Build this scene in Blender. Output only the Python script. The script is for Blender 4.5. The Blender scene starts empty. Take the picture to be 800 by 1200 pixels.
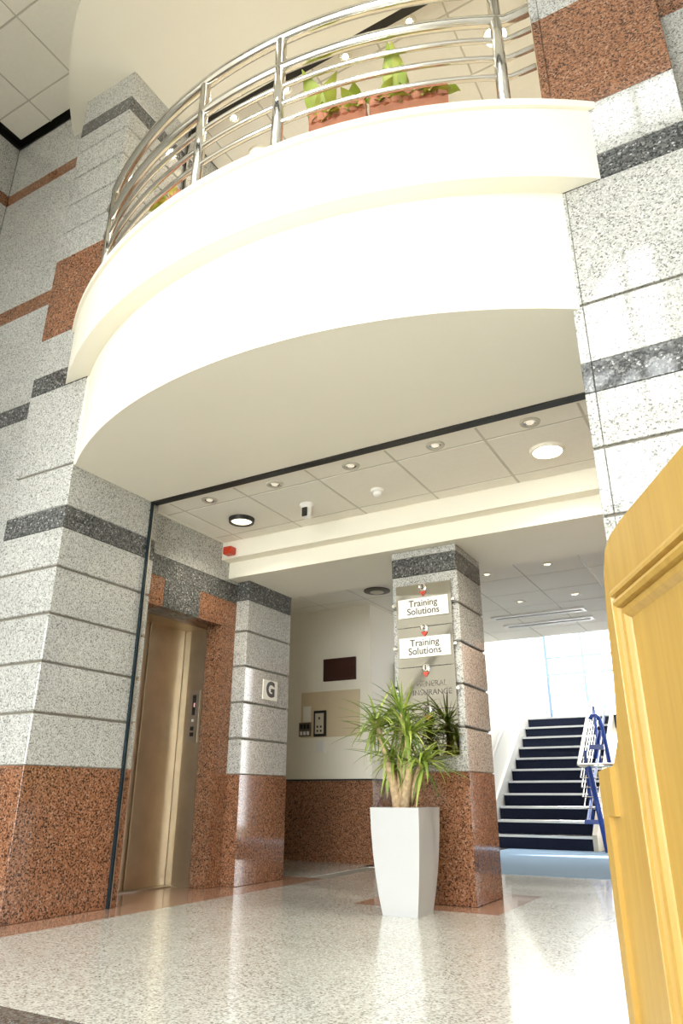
import bpy, bmesh, math, random
from mathutils import Vector, Matrix
random.seed(7)
U = 0.65                      # one design unit = the camera height = 0.65 m
sc = bpy.context.scene
COL = sc.collection

# ------------------------------------------------------------------ camera
F, YAW, PIT, ROL = 825.95, 0.517358, 0.382867, 0.002819
cy_, sy_ = math.cos(YAW), math.sin(YAW)
fwd = Vector((-sy_*math.cos(PIT), cy_*math.cos(PIT), math.sin(PIT)))
rgt = Vector((cy_, sy_, 0)); upv = rgt.cross(fwd)
r2 = math.cos(ROL)*rgt + math.sin(ROL)*upv
u2 = -math.sin(ROL)*rgt + math.cos(ROL)*upv
cam_d = bpy.data.cameras.new('camera'); cam = bpy.data.objects.new('camera', cam_d); COL.objects.link(cam)
cam.matrix_world = Matrix(((r2.x, u2.x, -fwd.x, 0), (r2.y, u2.y, -fwd.y, 0), (r2.z, u2.z, -fwd.z, U), (0, 0, 0, 1)))
cam_d.sensor_fit = 'VERTICAL'; cam_d.sensor_height = 24; cam_d.lens = F/1200*24
cam_d.clip_start = 0.05; cam_d.clip_end = 300
sc.camera = cam

# ------------------------------------------------------------------ world, sun, exposure
w = bpy.data.worlds.new('sky'); sc.world = w; w.use_nodes = True
bg = w.node_tree.nodes['Background']
bg.inputs['Color'].default_value = (1.0, 0.995, 0.985, 1); bg.inputs['Strength'].default_value = 9.5
sun_d = bpy.data.lights.new('sun', 'SUN'); sun_d.energy = 9; sun_d.angle = math.radians(0.5); sun_d.color = (1, 0.95, 0.86)
sun = bpy.data.objects.new('sun', sun_d); COL.objects.link(sun)
SUN_DIR = Vector((-0.8, -0.3, -1.0)).normalized()
sun.rotation_euler = SUN_DIR.to_track_quat('-Z', 'Y').to_euler()
def portal(x0, x1, z0, z1, y, into):
    d = bpy.data.lights.new('window_portal', 'AREA'); d.shape = 'RECTANGLE'; d.size = (x1-x0)*U; d.size_y = (z1-z0)*U
    d.cycles.is_portal = True
    o = bpy.data.objects.new('window_portal', d); COL.objects.link(o)
    o.location = ((x0+x1)/2*U, y*U, (z0+z1)/2*U); o.rotation_euler = (math.radians(90*into), 0, 0)
portal(-6.2, 0.8, 0, 4.6, -2.95, 1)
portal(-1.62, -.13, 5.5, 10.55, -2.95, 1)
portal(-6.0, -1.85, 5.6, 7.0, -2.95, 1)
portal(-5.3, -2.2, 2.9, 7.4, 21.95, -1)
def portal_top(x0, x1, y0, y1, z):
    d = bpy.data.lights.new('added_rooflight_portal', 'AREA'); d.shape = 'RECTANGLE'; d.size = (x1-x0)*U; d.size_y = (y1-y0)*U
    d.cycles.is_portal = True
    o = bpy.data.objects.new('added_rooflight_portal', d); COL.objects.link(o); o.location = ((x0+x1)/2*U, (y0+y1)/2*U, z*U)
portal_top(-5.3, -2.2, 16.5, 21.9, 7.58)
portal_top(-6.4, 4.4, -2.5, 0.1, 10.6)
vs = sc.view_settings
vs.view_transform = 'Standard'; vs.look = 'None'; vs.gamma = 1; vs.use_curve_mapping = False; vs.exposure = 0.55
sc.cycles.max_bounces = 10; sc.cycles.diffuse_bounces = 6; sc.cycles.glossy_bounces = 5; sc.cycles.transparent_max_bounces = 12
sc.cycles.sample_clamp_indirect = 8; sc.cycles.caustics_reflective = False; sc.cycles.caustics_refractive = False

# ------------------------------------------------------------------ materials
MATS = {}
def newmat(n):
    m = bpy.data.materials.new(n); m.use_nodes = True
    nt = m.node_tree; b = nt.nodes['Principled BSDF']; MATS[n] = m
    return m, nt, b
def plain(n, col, rough=0.6, metal=0.0, spec=0.5, var=0.03, scale=3.0):
    m, nt, b = newmat(n)
    g = nt.nodes.new('ShaderNodeNewGeometry'); nz = nt.nodes.new('ShaderNodeTexNoise'); nz.inputs['Scale'].default_value = scale
    nz.inputs['Detail'].default_value = 4
    nt.links.new(g.outputs['Position'], nz.inputs['Vector'])
    rp = nt.nodes.new('ShaderNodeValToRGB'); nt.links.new(nz.outputs['Fac'], rp.inputs['Fac'])
    rp.color_ramp.elements[0].position = 0.3; rp.color_ramp.elements[1].position = 0.7
    rp.color_ramp.elements[0].color = tuple(c*(1-var) for c in col) + (1,)
    rp.color_ramp.elements[1].color = tuple(min(1, c*(1+var)) for c in col) + (1,)
    nt.links.new(rp.outputs['Color'], b.inputs['Base Color'])
    b.inputs['Roughness'].default_value = rough; b.inputs['Metallic'].default_value = metal
    b.inputs['Specular IOR Level'].default_value = spec
    return m
def granite(n, stops, scale, rough, blot=0.12, spec=0.5, coat=0.0):
    """crystal speckle: random value of each voronoi cell run through a stepped ramp, plus a broad cloud"""
    m, nt, b = newmat(n)
    g = nt.nodes.new('ShaderNodeNewGeometry')
    nz = nt.nodes.new('ShaderNodeTexNoise'); nz.inputs['Scale'].default_value = scale*0.9; nz.inputs['Detail'].default_value = 2
    nt.links.new(g.outputs['Position'], nz.inputs['Vector'])
    mixv = nt.nodes.new('ShaderNodeVectorMath'); mixv.operation = 'MULTIPLY_ADD'
    nt.links.new(nz.outputs['Color'], mixv.inputs[0]); mixv.inputs[1].default_value = (0.9/scale,)*3
    nt.links.new(g.outputs['Position'], mixv.inputs[2])
    v = nt.nodes.new('ShaderNodeTexVoronoi'); v.inputs['Scale'].default_value = scale
    nt.links.new(mixv.outputs['Vector'], v.inputs['Vector'])
    sp = nt.nodes.new('ShaderNodeSeparateColor'); nt.links.new(v.outputs['Color'], sp.inputs['Color'])
    rp = nt.nodes.new('ShaderNodeValToRGB'); rp.color_ramp.interpolation = 'CONSTANT'
    els = rp.color_ramp.elements
    els[0].position = 0; els[0].color = stops[0][1] + (1,)
    els[1].position = stops[1][0]; els[1].color = stops[1][1] + (1,)
    for p, c in stops[2:]:
        e = els.new(p); e.color = c + (1,)
    nt.links.new(sp.outputs['Red'], rp.inputs['Fac'])
    n2 = nt.nodes.new('ShaderNodeTexNoise'); n2.inputs['Scale'].default_value = 2.2; n2.inputs['Detail'].default_value = 3
    nt.links.new(g.outputs['Position'], n2.inputs['Vector'])
    mr = nt.nodes.new('ShaderNodeMapRange'); mr.inputs['From Min'].default_value = 0.3; mr.inputs['From Max'].default_value = 0.7
    mr.inputs['To Min'].default_value = 1-blot; mr.inputs['To Max'].default_value = 1+blot
    nt.links.new(n2.outputs['Fac'], mr.inputs['Value'])
    mx = nt.nodes.new('ShaderNodeMix'); mx.data_type = 'RGBA'; mx.blend_type = 'MULTIPLY'; mx.inputs['Factor'].default_value = 1
    nt.links.new(rp.outputs['Color'], mx.inputs['A']); nt.links.new(mr.outputs['Result'], mx.inputs['B'])
    nt.links.new(mx.outputs['Result'], b.inputs['Base Color'])
    b.inputs['Roughness'].default_value = rough; b.inputs['Specular IOR Level'].default_value = spec
    b.inputs['Coat Weight'].default_value = coat; b.inputs['Coat Roughness'].default_value = 0.05
    return m
def emit(n, col, s):
    m, nt, b = newmat(n)
    b.inputs['Base Color'].default_value = (0.8, 0.8, 0.8, 1)
    b.inputs['Emission Color'].default_value = col + (1,); b.inputs['Emission Strength'].default_value = s
    return m
GREY = granite('grey_granite', [(0, (0.170, 0.165, 0.152)), (.10, (0.323, 0.322, 0.299)), (.28, (0.433, 0.431, 0.405)), (.62, (0.523, 0.522, 0.492)), (.88, (0.595, 0.596, 0.580))], 150, 0.06, blot=.07)
BROWN = granite('brown_granite', [(0, (0.046, 0.025, 0.017)), (.18, (0.167, 0.073, 0.038)), (.40, (0.266, 0.120, 0.062)), (.72, (0.334, 0.164, 0.091)), (.94, (0.395, 0.241, 0.158))], 135, 0.07, blot=.08)
DARK = granite('dark_granite', [(0, (.04, .042, .042)), (.30, (.09, .092, .09)), (.62, (.14, .14, .135)), (.86, (.22, .22, .21)), (.97, (.42, .42, .42))], 110, 0.06)
FLOORM = granite('floor_granite', [(0, (0.291, 0.282, 0.240)), (.14, (0.475, 0.470, 0.418)), (.36, (0.611, 0.609, 0.556)), (.70, (0.689, 0.688, 0.637)), (.9, (0.757, 0.762, 0.724))], 140, 0.24, blot=0.04, coat=.7)
REDFL = granite('red_floor_granite', [(0, (0.243, 0.132, 0.090)), (.2, (0.360, 0.207, 0.142)), (.5, (0.423, 0.251, 0.176)), (.85, (0.486, 0.317, 0.232))], 150, 0.24, blot=0.05, coat=.7)
DKFL = granite('dark_floor_granite', [(0, (.06, .06, .055)), (.3, (.12, .12, .11)), (.7, (.18, .18, .165))], 120, 0.1)
JOINT = plain('joint_mortar', (.22, .20, .16), 0.9)
PAINT = plain('cream_paint', (.88, .845, .73), 0.55, var=0.012, scale=1.2)
WPAINT = plain('white_paint', (.86, .845, .80), 0.5, var=0.01, scale=1.2)
TILE = plain('ceiling_tile_white', (.88, .845, .755), 0.8, var=0.015, scale=30)
GRID = plain('grid_shade_and_ring_grey', (.56, .53, .45), 0.5)  # white grid bars greyed to carry their shadow lines; also grey downlight rings
BLACK = plain('black_metal_and_shade', (.012, .011, .010), 0.4)  # black metal parts, also the painted shade of the gap under the hall ceiling
STEEL = plain('brushed_steel', (.62, .57, .49), 0.30, 1.0, var=0.06, scale=8)
DSTEEL = plain('lift_steel', (.64, .54, .40), 0.33, 1.0, var=0.10, scale=5)
CHROME = plain('polished_steel', (.80, .775, .72), 0.12, 1.0)
MIRROR = plain('mirror_steel', (.47, .45, .40), 0.035, 1.0, var=0.02)
NAVY = plain('navy_carpet', (.018, .022, .042), 0.95, spec=0.1, var=0.25, scale=120)
CARPET = plain('blue_carpet', (.27, .38, .52), 0.95, spec=0.1, var=0.12, scale=150)
NOSE = plain('nosing_aluminium', (.55, .56, .56), 0.4, 0.6)
BLUE = plain('blue_gloss_paint', (.018, .055, .30), 0.22)
POTW = plain('pot_white', (.50, .505, .505), 0.35, var=0.01)
SOIL = plain('soil', (.06, .04, .025), 0.95, var=0.4, scale=60)
BARK = plain('pale_bark', (.50, .36, .21), 0.85, var=0.30, scale=45)
TERRA = plain('terracotta', (.52, .22, .13), 0.7, var=0.12, scale=14)
RED = plain('red_plastic', (.55, .045, .015), 0.35)
WHITEP = plain('white_plastic', (.82, .81, .78), 0.35)
CREAMP = plain('cream_plastic', (.62, .57, .45), 0.4)
BLUEFR = plain('pale_blue_frame', (.30, .45, .70), 0.4)
DARKFR = plain('grey_frame', (.16, .17, .18), 0.4)
SIGNBR = plain('dark_brown_board', (.045, .012, .008), 0.35)
TANP = plain('tan_board', (.66, .55, .37), 0.6)
PLATE = plain('label_plate', (.88, .85, .77), 0.5, var=0.005)
INK = plain('dark_ink', (.06, .05, .05), 0.6)
GHOST = plain('faded_ink', (.13, .11, .09), 0.5)
GLASSG = plain('green_glass_edge', (.012, .022, .028), 0.15)
PAVE = plain('paving', (.55, .53, .49), 0.85)
LAMPON = emit('lamp_lit', (1, .93, .78), 14); LAMPUP = emit('lamp_spark', (1, .84, .58), 60); LAMPDIM = emit('lamp_soft', (1, .88, .62), 1.3); LAMPOFF = emit('lamp_faint', (1, .86, .6), 0.35)
LED = emit('red_display', (.9, .02, .03), 0.5)
def wood():
    m, nt, b = newmat('golden_oak')
    g = nt.nodes.new('ShaderNodeNewGeometry'); mp = nt.nodes.new('ShaderNodeMapping'); mp.inputs['Scale'].default_value = (26, 26, 1.6)
    nt.links.new(g.outputs['Position'], mp.inputs['Vector'])
    nz = nt.nodes.new('ShaderNodeTexNoise'); nz.inputs['Scale'].default_value = 2.2; nz.inputs['Detail'].default_value = 6; nz.inputs['Roughness'].default_value = 0.6
    nt.links.new(mp.outputs['Vector'], nz.inputs['Vector'])
    rp = nt.nodes.new('ShaderNodeValToRGB'); nt.links.new(nz.outputs['Fac'], rp.inputs['Fac'])
    rp.color_ramp.elements[0].position = .28; rp.color_ramp.elements[0].color = (.36, .215, .048, 1)
    rp.color_ramp.elements[1].position = .72; rp.color_ramp.elements[1].color = (.45, .285, .07, 1)
    nt.links.new(rp.outputs['Color'], b.inputs['Base Color']); b.inputs['Roughness'].default_value = .32
    return m
OAK = wood()
def leafmat(n, a, bcol):
    m, nt, b = newmat(n)
    oi = nt.nodes.new('ShaderNodeObjectInfo'); rp = nt.nodes.new('ShaderNodeValToRGB')
    nt.links.new(oi.outputs['Random'], rp.inputs['Fac'])
    rp.color_ramp.elements[0].color = a + (1,); rp.color_ramp.elements[1].color = bcol + (1,)
    nt.links.new(rp.outputs['Color'], b.inputs['Base Color']); b.inputs['Roughness'].default_value = .4
    return m
LEAF = leafmat('spiky_leaf', (.10, .19, .02), (.42, .50, .10))
LEAF2 = leafmat('broad_leaf', (.22, .36, .03), (.55, .56, .10))
def glass():
    m = bpy.data.materials.new('clear_glass'); m.use_nodes = True; nt = m.node_tree; nt.nodes.clear()
    o = nt.nodes.new('ShaderNodeOutputMaterial'); mx = nt.nodes.new('ShaderNodeMixShader'); t = nt.nodes.new('ShaderNodeBsdfTransparent')
    gl = nt.nodes.new('ShaderNodeBsdfGlossy'); gl.inputs['Roughness'].default_value = 0.01
    fr = nt.nodes.new('ShaderNodeFresnel'); fr.inputs['IOR'].default_value = 1.45
    t.inputs['Color'].default_value = (.95, .97, .97, 1)
    nt.links.new(fr.outputs[0], mx.inputs[0]); nt.links.new(t.outputs[0], mx.inputs[1]); nt.links.new(gl.outputs[0], mx.inputs[2])
    nt.links.new(mx.outputs[0], o.inputs[0]); return m
GLASS = glass()

# ------------------------------------------------------------------ building helpers (design units in, metres out)
CACHE = {}
def wloc(o):
    return o['_w'] if '_w' in o else (0, 0, 0)
WORLD = {}
def finish(o, parent=None, label=None, cat=None, group=None, kind=None):
    if parent is not None:
        o.parent = parent
        o.matrix_parent_inverse = Matrix.Translation(WORLD[parent.name]).inverted() if WORLD[parent.name].length else Matrix()
    if label: o['label'] = label
    if cat: o['category'] = cat
    if group: o['group'] = group
    if kind: o['kind'] = kind
    return o
def link(name, mesh, loc=(0, 0, 0), parent=None, **k):
    o = bpy.data.objects.new(name, mesh); COL.objects.link(o)
    o.location = loc; WORLD[o.name] = Vector(loc)
    return finish(o, parent, **k)
def empty(name, loc, **k):
    l = Vector(loc)*U
    o = bpy.data.objects.new(name, None); COL.objects.link(o); o.location = l; o.empty_display_size = .1
    WORLD[o.name] = l
    return finish(o, None, **k)
def box(name, x0, x1, y0, y1, z0, z1, mat, parent=None, bev=0.0, **k):
    key = ('b', round(x1-x0, 4), round(y1-y0, 4), round(z1-z0, 4), bev, mat.name)
    me = CACHE.get(key)
    if me is None:
        bm = bmesh.new(); bmesh.ops.create_cube(bm, size=1)
        for v in bm.verts:
            v.co = Vector((v.co.x*(x1-x0), v.co.y*(y1-y0), v.co.z*(z1-z0)))*U
        if bev: bmesh.ops.bevel(bm, geom=bm.edges[:], offset=bev*U, segments=1, affect='EDGES')
        me = bpy.data.meshes.new(name); bm.to_mesh(me); bm.free(); me.materials.append(mat); CACHE[key] = me
    return link(name, me, Vector(((x0+x1)/2, (y0+y1)/2, (z0+z1)/2))*U, parent, **k)
def mesh(name, verts, faces, mat, parent=None, smooth=False, **k):
    n = len(verts); c = Vector((0, 0, 0))
    for v in verts: c += Vector(v)
    c /= n
    me = bpy.data.meshes.new(name); me.from_pydata([(Vector(v)-c)*U for v in verts], [], faces); me.materials.append(mat)
    bm = bmesh.new(); bm.from_mesh(me); bmesh.ops.recalc_face_normals(bm, faces=bm.faces[:]); bm.to_mesh(me); bm.free()
    if smooth:
        for p in me.polygons: p.use_smooth = True
    return link(name, me, c*U, parent, **k)
def prism(name, outline, vec, mat, parent=None, smooth_angle=None, **k):
    n = len(outline); v = [Vector(p) for p in outline]; v2 = [p+Vector(vec) for p in v]
    fs = [list(range(n))[::-1], list(range(n, 2*n))] + [[i, (i+1) % n, n+(i+1) % n, n+i] for i in range(n)]
    o = mesh(name, v+v2, fs, mat, parent, **k)
    return o
def tube(name, pts, r, mat, parent=None, n=10, r_end=None, **k):
    P = [Vector(p) for p in pts]; vs, fs = [], []
    prev = None
    for i, p in enumerate(P):
        t = (P[min(i+1, len(P)-1)]-P[max(i-1, 0)]).normalized()
        if prev is None:
            a = t.cross(Vector((0, 0, 1)) if abs(t.z) < .9 else Vector((1, 0, 0))).normalized()
        else:
            a = (prev - t*prev.dot(t)).normalized()
        prev = a; b = t.cross(a)
        rr = r if r_end is None else r+(r_end-r)*i/(len(P)-1)
        for j in range(n):
            an = 2*math.pi*j/n; vs.append(p+a*math.cos(an)*rr+b*math.sin(an)*rr)
        if i:
            for j in range(n): fs.append([(i-1)*n+j, (i-1)*n+(j+1) % n, i*n+(j+1) % n, i*n+j])
    fs.append(list(range(n))[::-1]); fs.append(list(range(len(vs)-n, len(vs))))
    return mesh(name, vs, fs, mat, parent, smooth=True, **k)
def lathe(name, prof, c, axis, mat, parent=None, n=28, caps=True, **k):
    """prof: (radius, height along axis) pairs; axis 'z', '-z', 'x', '-y'"""
    A = {'z': ((1, 0, 0), (0, 1, 0), (0, 0, 1)), 'x': ((0, 1, 0), (0, 0, 1), (1, 0, 0)), '-y': ((1, 0, 0), (0, 0, 1), (0, -1, 0))}[axis]
    e1, e2, e3 = (Vector(a) for a in A); vs, fs = [], []
    for i, (r, h) in enumerate(prof):
        for j in range(n):
            an = 2*math.pi*j/n; vs.append(Vector(c)+e1*math.cos(an)*r+e2*math.sin(an)*r+e3*h)
        if i:
            for j in range(n): fs.append([(i-1)*n+j, (i-1)*n+(j+1) % n, i*n+(j+1) % n, i*n+j])
    if caps and prof[0][0] > 1e-6: fs.append(list(range(n))[::-1])
    if caps and prof[-1][0] > 1e-6: fs.append(list(range(len(vs)-n, len(vs))))
    return mesh(name, vs, fs, mat, parent, smooth=False, **k)
def text(name, body, loc, size, mat, parent, rot=(90, 0, 0), spacing=0.95, bold=0.0, **k):
    c = bpy.data.curves.new(name, 'FONT'); c.body = body; c.size = size*U; c.align_x = 'CENTER'; c.align_y = 'CENTER'
    c.extrude = 0.0008; c.offset = bold*U; c.space_line = spacing; c.materials.append(mat)
    tmp = bpy.data.objects.new(name, c); COL.objects.link(tmp)
    bpy.context.view_layer.update()
    me = bpy.data.meshes.new_from_object(tmp.evaluated_get(bpy.context.evaluated_depsgraph_get()))
    bpy.data.objects.remove(tmp); me.materials.clear(); me.materials.append(mat)
    l = Vector(loc)*U; o = link(name, me, l, parent, **k)
    o.rotation_euler = tuple(math.radians(a) for a in rot)
    return o
def struct(o, label, cat):
    o['kind'] = 'structure'; o['label'] = label; o['category'] = cat; return o
def arc(c, R, y0, n=48, side=None):
    """points of the circle c,R on its -Y side between the two places where it meets Y=y0, left to right"""
    a = math.acos((c[1]-y0)/R)
    return [(c[0]+R*math.sin(-a+2*a*i/n), c[1]-R*math.cos(-a+2*a*i/n)) for i in range(n+1)]

# ================================================================== STRUCTURE
YF = 4.356                    # front face of the two stone pillars
LX0, LX1 = -6.61, -5.69       # left pillar
RX0, RX1 = -0.605, 0.335      # right pillar
G = 0.014                     # half joint
# ---- floor
fl = struct(box('floor', -9.0, 5.2, -3.2, 23, -0.25, -0.012, JOINT), 'polished beige granite tile floor of the lobby', 'floor')
TW, TL = 0.465, 0.93
xs = [-1.94+TW*i for i in range(-8, 15)]
ys = [4.16+TL*i for i in range(-8, 8)]
def in_patch(x0, x1, y0, y1): return False
RXE = -5.27                   # edge of the red border
for x in xs:
    for j, y in enumerate(ys):
        x0, x1, y0, y1 = max(x, RXE), min(x+TW, 5.2), y, y+TL
        if x1-x0 < .03 or y0 >= 10.5: continue
        y1 = min(y1, 10.62)
        # leave room for the dark strip near the entrance and the red frame round the centre column
        if y1 <= 2.87-1.3 and y0 > -3: pass
        if y0 < 2.87 < y1 and x1 < -2.2:
            y0 = 2.87
        elif y1 <= 2.87 and x1 < -2.2:
            continue
        parts = [(x0, x1, y0, y1)]
        out = []
        PX0, PX1, PY0, PY1 = -3.86, -2.36, 7.03, 8.55
        for (a, b, c, d) in parts:
            if b <= PX0 or a >= PX1 or d <= PY0 or c >= PY1: out.append((a, b, c, d)); continue
            if a < PX0: out.append((a, PX0, c, d))
            if b > PX1: out.append((PX1, b, c, d))
            aa, bb = max(a, PX0), min(b, PX1)
            if c < PY0: out.append((aa, bb, c, PY0))
            if d > PY1: out.append((aa, bb, PY1, d))
        for (a, b, c, d) in out:
            if b-a > .02 and d-c > .02:
                box('floor_tile', a+.0013, b-.0013, c+.0013, d-.0013, -.06, 0, FLOORM, fl)
for i in range(7):
    y = 1.0+i*1.55
    box('border_tile', -5.9, RXE-.003, y+.003, min(y+1.547, 8.84), -.06, 0, REDFL, fl) if y < 8.84 else None
box('border_tile', -6.6, -5.903, 5.4, 7.6, -.06, -.001, REDFL, fl)
for (a, b, c, d) in [(-3.86, -3.5, 7.03, 8.55), (-2.68, -2.36, 7.03, 8.55), (-3.5, -2.68, 7.03, 7.38), (-3.5, -2.68, 8.2, 8.55)]:
    box('border_tile', a+.002, b-.002, c+.002, d-.002, -.06, 0, REDFL, fl)
for i in range(6):
    box('dark_tile', -5.6+i*.57, -5.6+(i+1)*.57-.004, 1.6, 2.867, -.06, 0, DKFL, fl)
for i in range(5):
    box('floor_tile', -9+i*.69, -9+(i+1)*.69-.004, 8.85, 11.0, -.06, 0, FLOORM, fl)
for i in range(5): box('floor_tile', -5.67, -4.904, 10.622+i*1.01, 10.622+(i+1)*1.01-.004, -.06, 0, FLOORM, fl)
cp = struct(box('floor_carpet', -4.9, .3, 10.62, 15.7, -.012, .006, CARPET), 'blue grey carpet in front of the stairs', 'carpet')

# ---- stone pillars, built course by course
def pillar(x0, x1, y0, y1, courses, label, edge=False, core_top=10.03):
    r = empty('pillar', ((x0+x1)/2, (y0+y1)/2, 0)); struct(r, label, 'pillar')
    top = courses[-1][1]
    box('core', x0+.022, x1-.022, y0+.022, y1-.022, 0.0, top, JOINT, r)
    for z0, z1, m, g0, g1 in courses:
        a, b = z0+(.011 if g0 else .002), z1-(.011 if g1 else .002)
        if edge:
            e = .07
            box('edge_stone', x0, x0+e-.002, y0, y1, a, b, m, r, bev=.004)
            box('stone_block', x0+e+.002, x1, y0, y1, a, b, m, r, bev=.004)
        else:
            box('stone_block', x0, x1, y0, y1, a, b, m, r, bev=.010 if (g0 or g1) else .004)
    return r
low = [(0, 1.245, BROWN, 0, 0), (1.245, 1.70, GREY, 0, 1), (1.70, 2.16, GREY, 1, 1), (2.16, 2.62, GREY, 1, 1), (2.62, 3.09, GREY, 1, 1), (3.09, 3.50, GREY, 1, 0), (3.50, 3.735, DARK, 0, 0)]
tall = low + [(3.735, 4.205, GREY, 0, 1), (4.205, 5.25, GREY, 1, 0), (5.25, 5.49, DARK, 0, 0), (5.49, 6.02, GREY, 0, 0), (6.02, 7.215, BROWN, 0, 0), (7.215, 7.67, GREY, 0, 1), (7.67, 8.13, GREY, 1, 1), (8.13, 8.59, GREY, 1, 1), (8.59, 9.05, GREY, 1, 1), (9.05, 9.36, GREY, 1, 0), (9.36, 9.60, DARK, 0, 0), (9.60, 10.06, GREY, 0, 0)]
pillar(LX0, LX1, YF, 5.64, tall, 'tall banded stone pillar at the left, beside the lift')
pillar(RX0, RX1, YF, 5.58, tall, 'tall banded stone pillar with window reflections at the right', edge=True)
gcol = [(a, b, m, g, h) for a, b, m, g, h in low]; gcol[-1] = (3.47, 3.74, DARK, 0, 0); gcol[-2] = (3.04, 3.47, GREY, 1, 0); gcol[-3] = (2.58, 3.04, GREY, 1, 1); gcol[-4] = (2.12, 2.58, GREY, 1, 1); gcol[-5] = (1.67, 2.12, GREY, 1, 1); gcol[-6] = (1.245, 1.67, GREY, 0, 1)
pillar(-6.6, -5.70, 7.48, 8.52, gcol, 'short stone pillar carrying the letter G beside the lift')
ccol = [(0, 1.235, BROWN, 0, 0), (1.235, 1.68, GREY, 0, 1), (1.68, 2.13, GREY, 1, 1), (2.13, 2.59, GREY, 1, 1), (2.59, 3.03, GREY, 1, 1), (3.03, 3.42, GREY, 1, 0), (3.42, 3.645, DARK, 0, 0), (3.645, 3.73, GREY, 0, 0)]
pillar(-3.50, -2.68, 7.38, 8.2, ccol, 'freestanding stone column carrying the floor directory, in the middle')

# ---- lift wall
lw = struct(box('wall_lift', -6.62, -6.56, 5.4, 7.6, 3.1, 4.2, JOINT), 'granite wall round the lift door', 'wall')
box('jamb_stone', -6.6, -5.90, 5.58, 5.74, 0, 3.08, BROWN, lw)
box('jamb_stone', -6.14, -5.90, 7.19, 7.478, 0, 3.08, BROWN, lw, bev=.004)
box('lintel_stone', -6.55, -5.90, 5.58, 6.07, 3.08, 3.43, BROWN, lw)
box('lintel_stone', -6.55, -5.895, 6.074, 6.72, 3.08, 3.43, DARK, lw)
box('lintel_stone', -6.55, -5.90, 6.724, 7.478, 3.08, 3.43, BROWN, lw)
box('band_stone', -6.55, -5.90, 5.58, 6.07, 3.434, 3.69, DARK, lw)
box('band_stone', -6.55, -5.90, 6.074, 7.478, 3.434, 3.69, DARK, lw)
box('band_stone', -6.55, -5.90, 5.58, 6.05, 3.694, 4.2, GREY, lw)
box('band_stone', -6.55, -5.90, 6.054, 7.478, 3.694, 4.2, GREY, lw)
box('band_stone', -6.55, -5.72, 7.478, 8.52, 3.745, 4.2, GREY, lw)

# ---- lift
lf = empty('lift', (-6.4, 6.5, 0), label='steel lift with two sliding door panels beside the left pillar', cat='lift')
box('door_panel', -6.50, -6.455, 6.486, 7.13, .015, 3.1, DSTEEL, lf, bev=.004)
box('door_panel', -6.52, -6.475, 5.74, 6.480, .015, 3.1, DSTEEL, lf, bev=.004)
box('back_panel', -6.56, -6.53, 5.7, 7.2, 0, 3.1, BLACK, lf)
box('frame_jamb', -6.54, -6.36, 7.135, 7.18, 0, 3.1, STEEL, lf)
jp = prism('splayed_jamb', [(-6.36, 7.135, 0), (-6.14, 7.188, 0), (-6.36, 7.188, 0)], (0, 0, 3.08), DSTEEL, lf)
box('frame_head', -6.54, -6.14, 5.74, 7.187, 3.04, 3.079, DSTEEL, lf)
box('door_sill', -6.53, -6.36, 5.74, 7.135, 0, .014, STEEL, lf)
# call panel on the splayed jamb
sx, sy = -6.25, 7.1615; sd = Vector((.22, .053, 0)).normalized(); sn = Vector((.053, -.22, 0)).normalized()
def onjamb(name, u0, u1, z0, z1, th, mat, par):
    b0 = Vector((sx, sy, 0)); q = [b0+sd*u0+Vector((0, 0, z0)), b0+sd*u1+Vector((0, 0, z0)), b0+sd*u1+Vector((0, 0, z1)), b0+sd*u0+Vector((0, 0, z1))]
    return prism(name, [p-sn*.002 for p in q], sn*th, mat, par)
pn = onjamb('call_panel', -.07, .08, 1.62, 2.26, .006, STEEL, lf)
onjamb('display', -.012, .035, 1.95, 2.20, .012, BLACK, pn)
onjamb('floor_digit', .008, .024, 2.05, 2.10, .014, LED, pn)
for z, rr, m in ((1.885, .014, WHITEP), (1.785, .024, BLACK), (1.715, .024, BLACK)):
    onjamb('call_button', -rr+.005, rr+.005, z-rr, z+rr, .014, m, pn)

# ---- balcony slab and fascia
DC, DR = (-3.10, 8.306), 4.697
FC, FR = (-3.15, 8.47), 5.02
bal = empty('balcony_slab', (-3.1, 4.6, 4.18)); struct(bal, 'bowed white balcony projecting between the two tall pillars', 'balcony')
da = arc(DC, DR, YF+.002)
prism('drum', [(x, y, 4.18) for x, y in da]+[(RX0-.002, YF+.01, 4.18), (RX0-.002, 5.5, 4.18), (LX1+.002, 5.5, 4.18), (LX1+.002, YF+.01, 4.18)], (0, 0, 1.07), PAINT, bal)
fa = arc(FC, FR, YF-.002, 56)
prism('fascia', [(x, y, 5.25) for x, y in fa], (0, 0, .70), PAINT, bal)
fb = arc(FC, FR+.03, YF-.002, 56)
prism('lip', [(x, y, 5.951) for x, y in fb], (0, 0, .07), PAINT, bal)
ups = struct(box('floor_upper', LX1+.004, RX0-.004, YF+.0, 15.3, 5.255, 6.0, PAINT), 'upper floor slab behind the balcony railing', 'floor')
lob = struct(box('ceiling_lobby', -6.5, .52, 5.62, 15.3, 4.26, 5.25, JOINT), 'suspended tile ceiling of the lift lobby', 'ceiling')
# black sliding track, and its light trim
tr = struct(box('trim_1', LX1, RX0, 5.50, 5.60, 4.165, 4.25, BLACK), 'black sliding door track across the lobby ceiling', 'door track')
box('track_trim', LX1, RX0, 5.603, 5.66, 4.185, 4.25, PAINT, tr)

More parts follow.
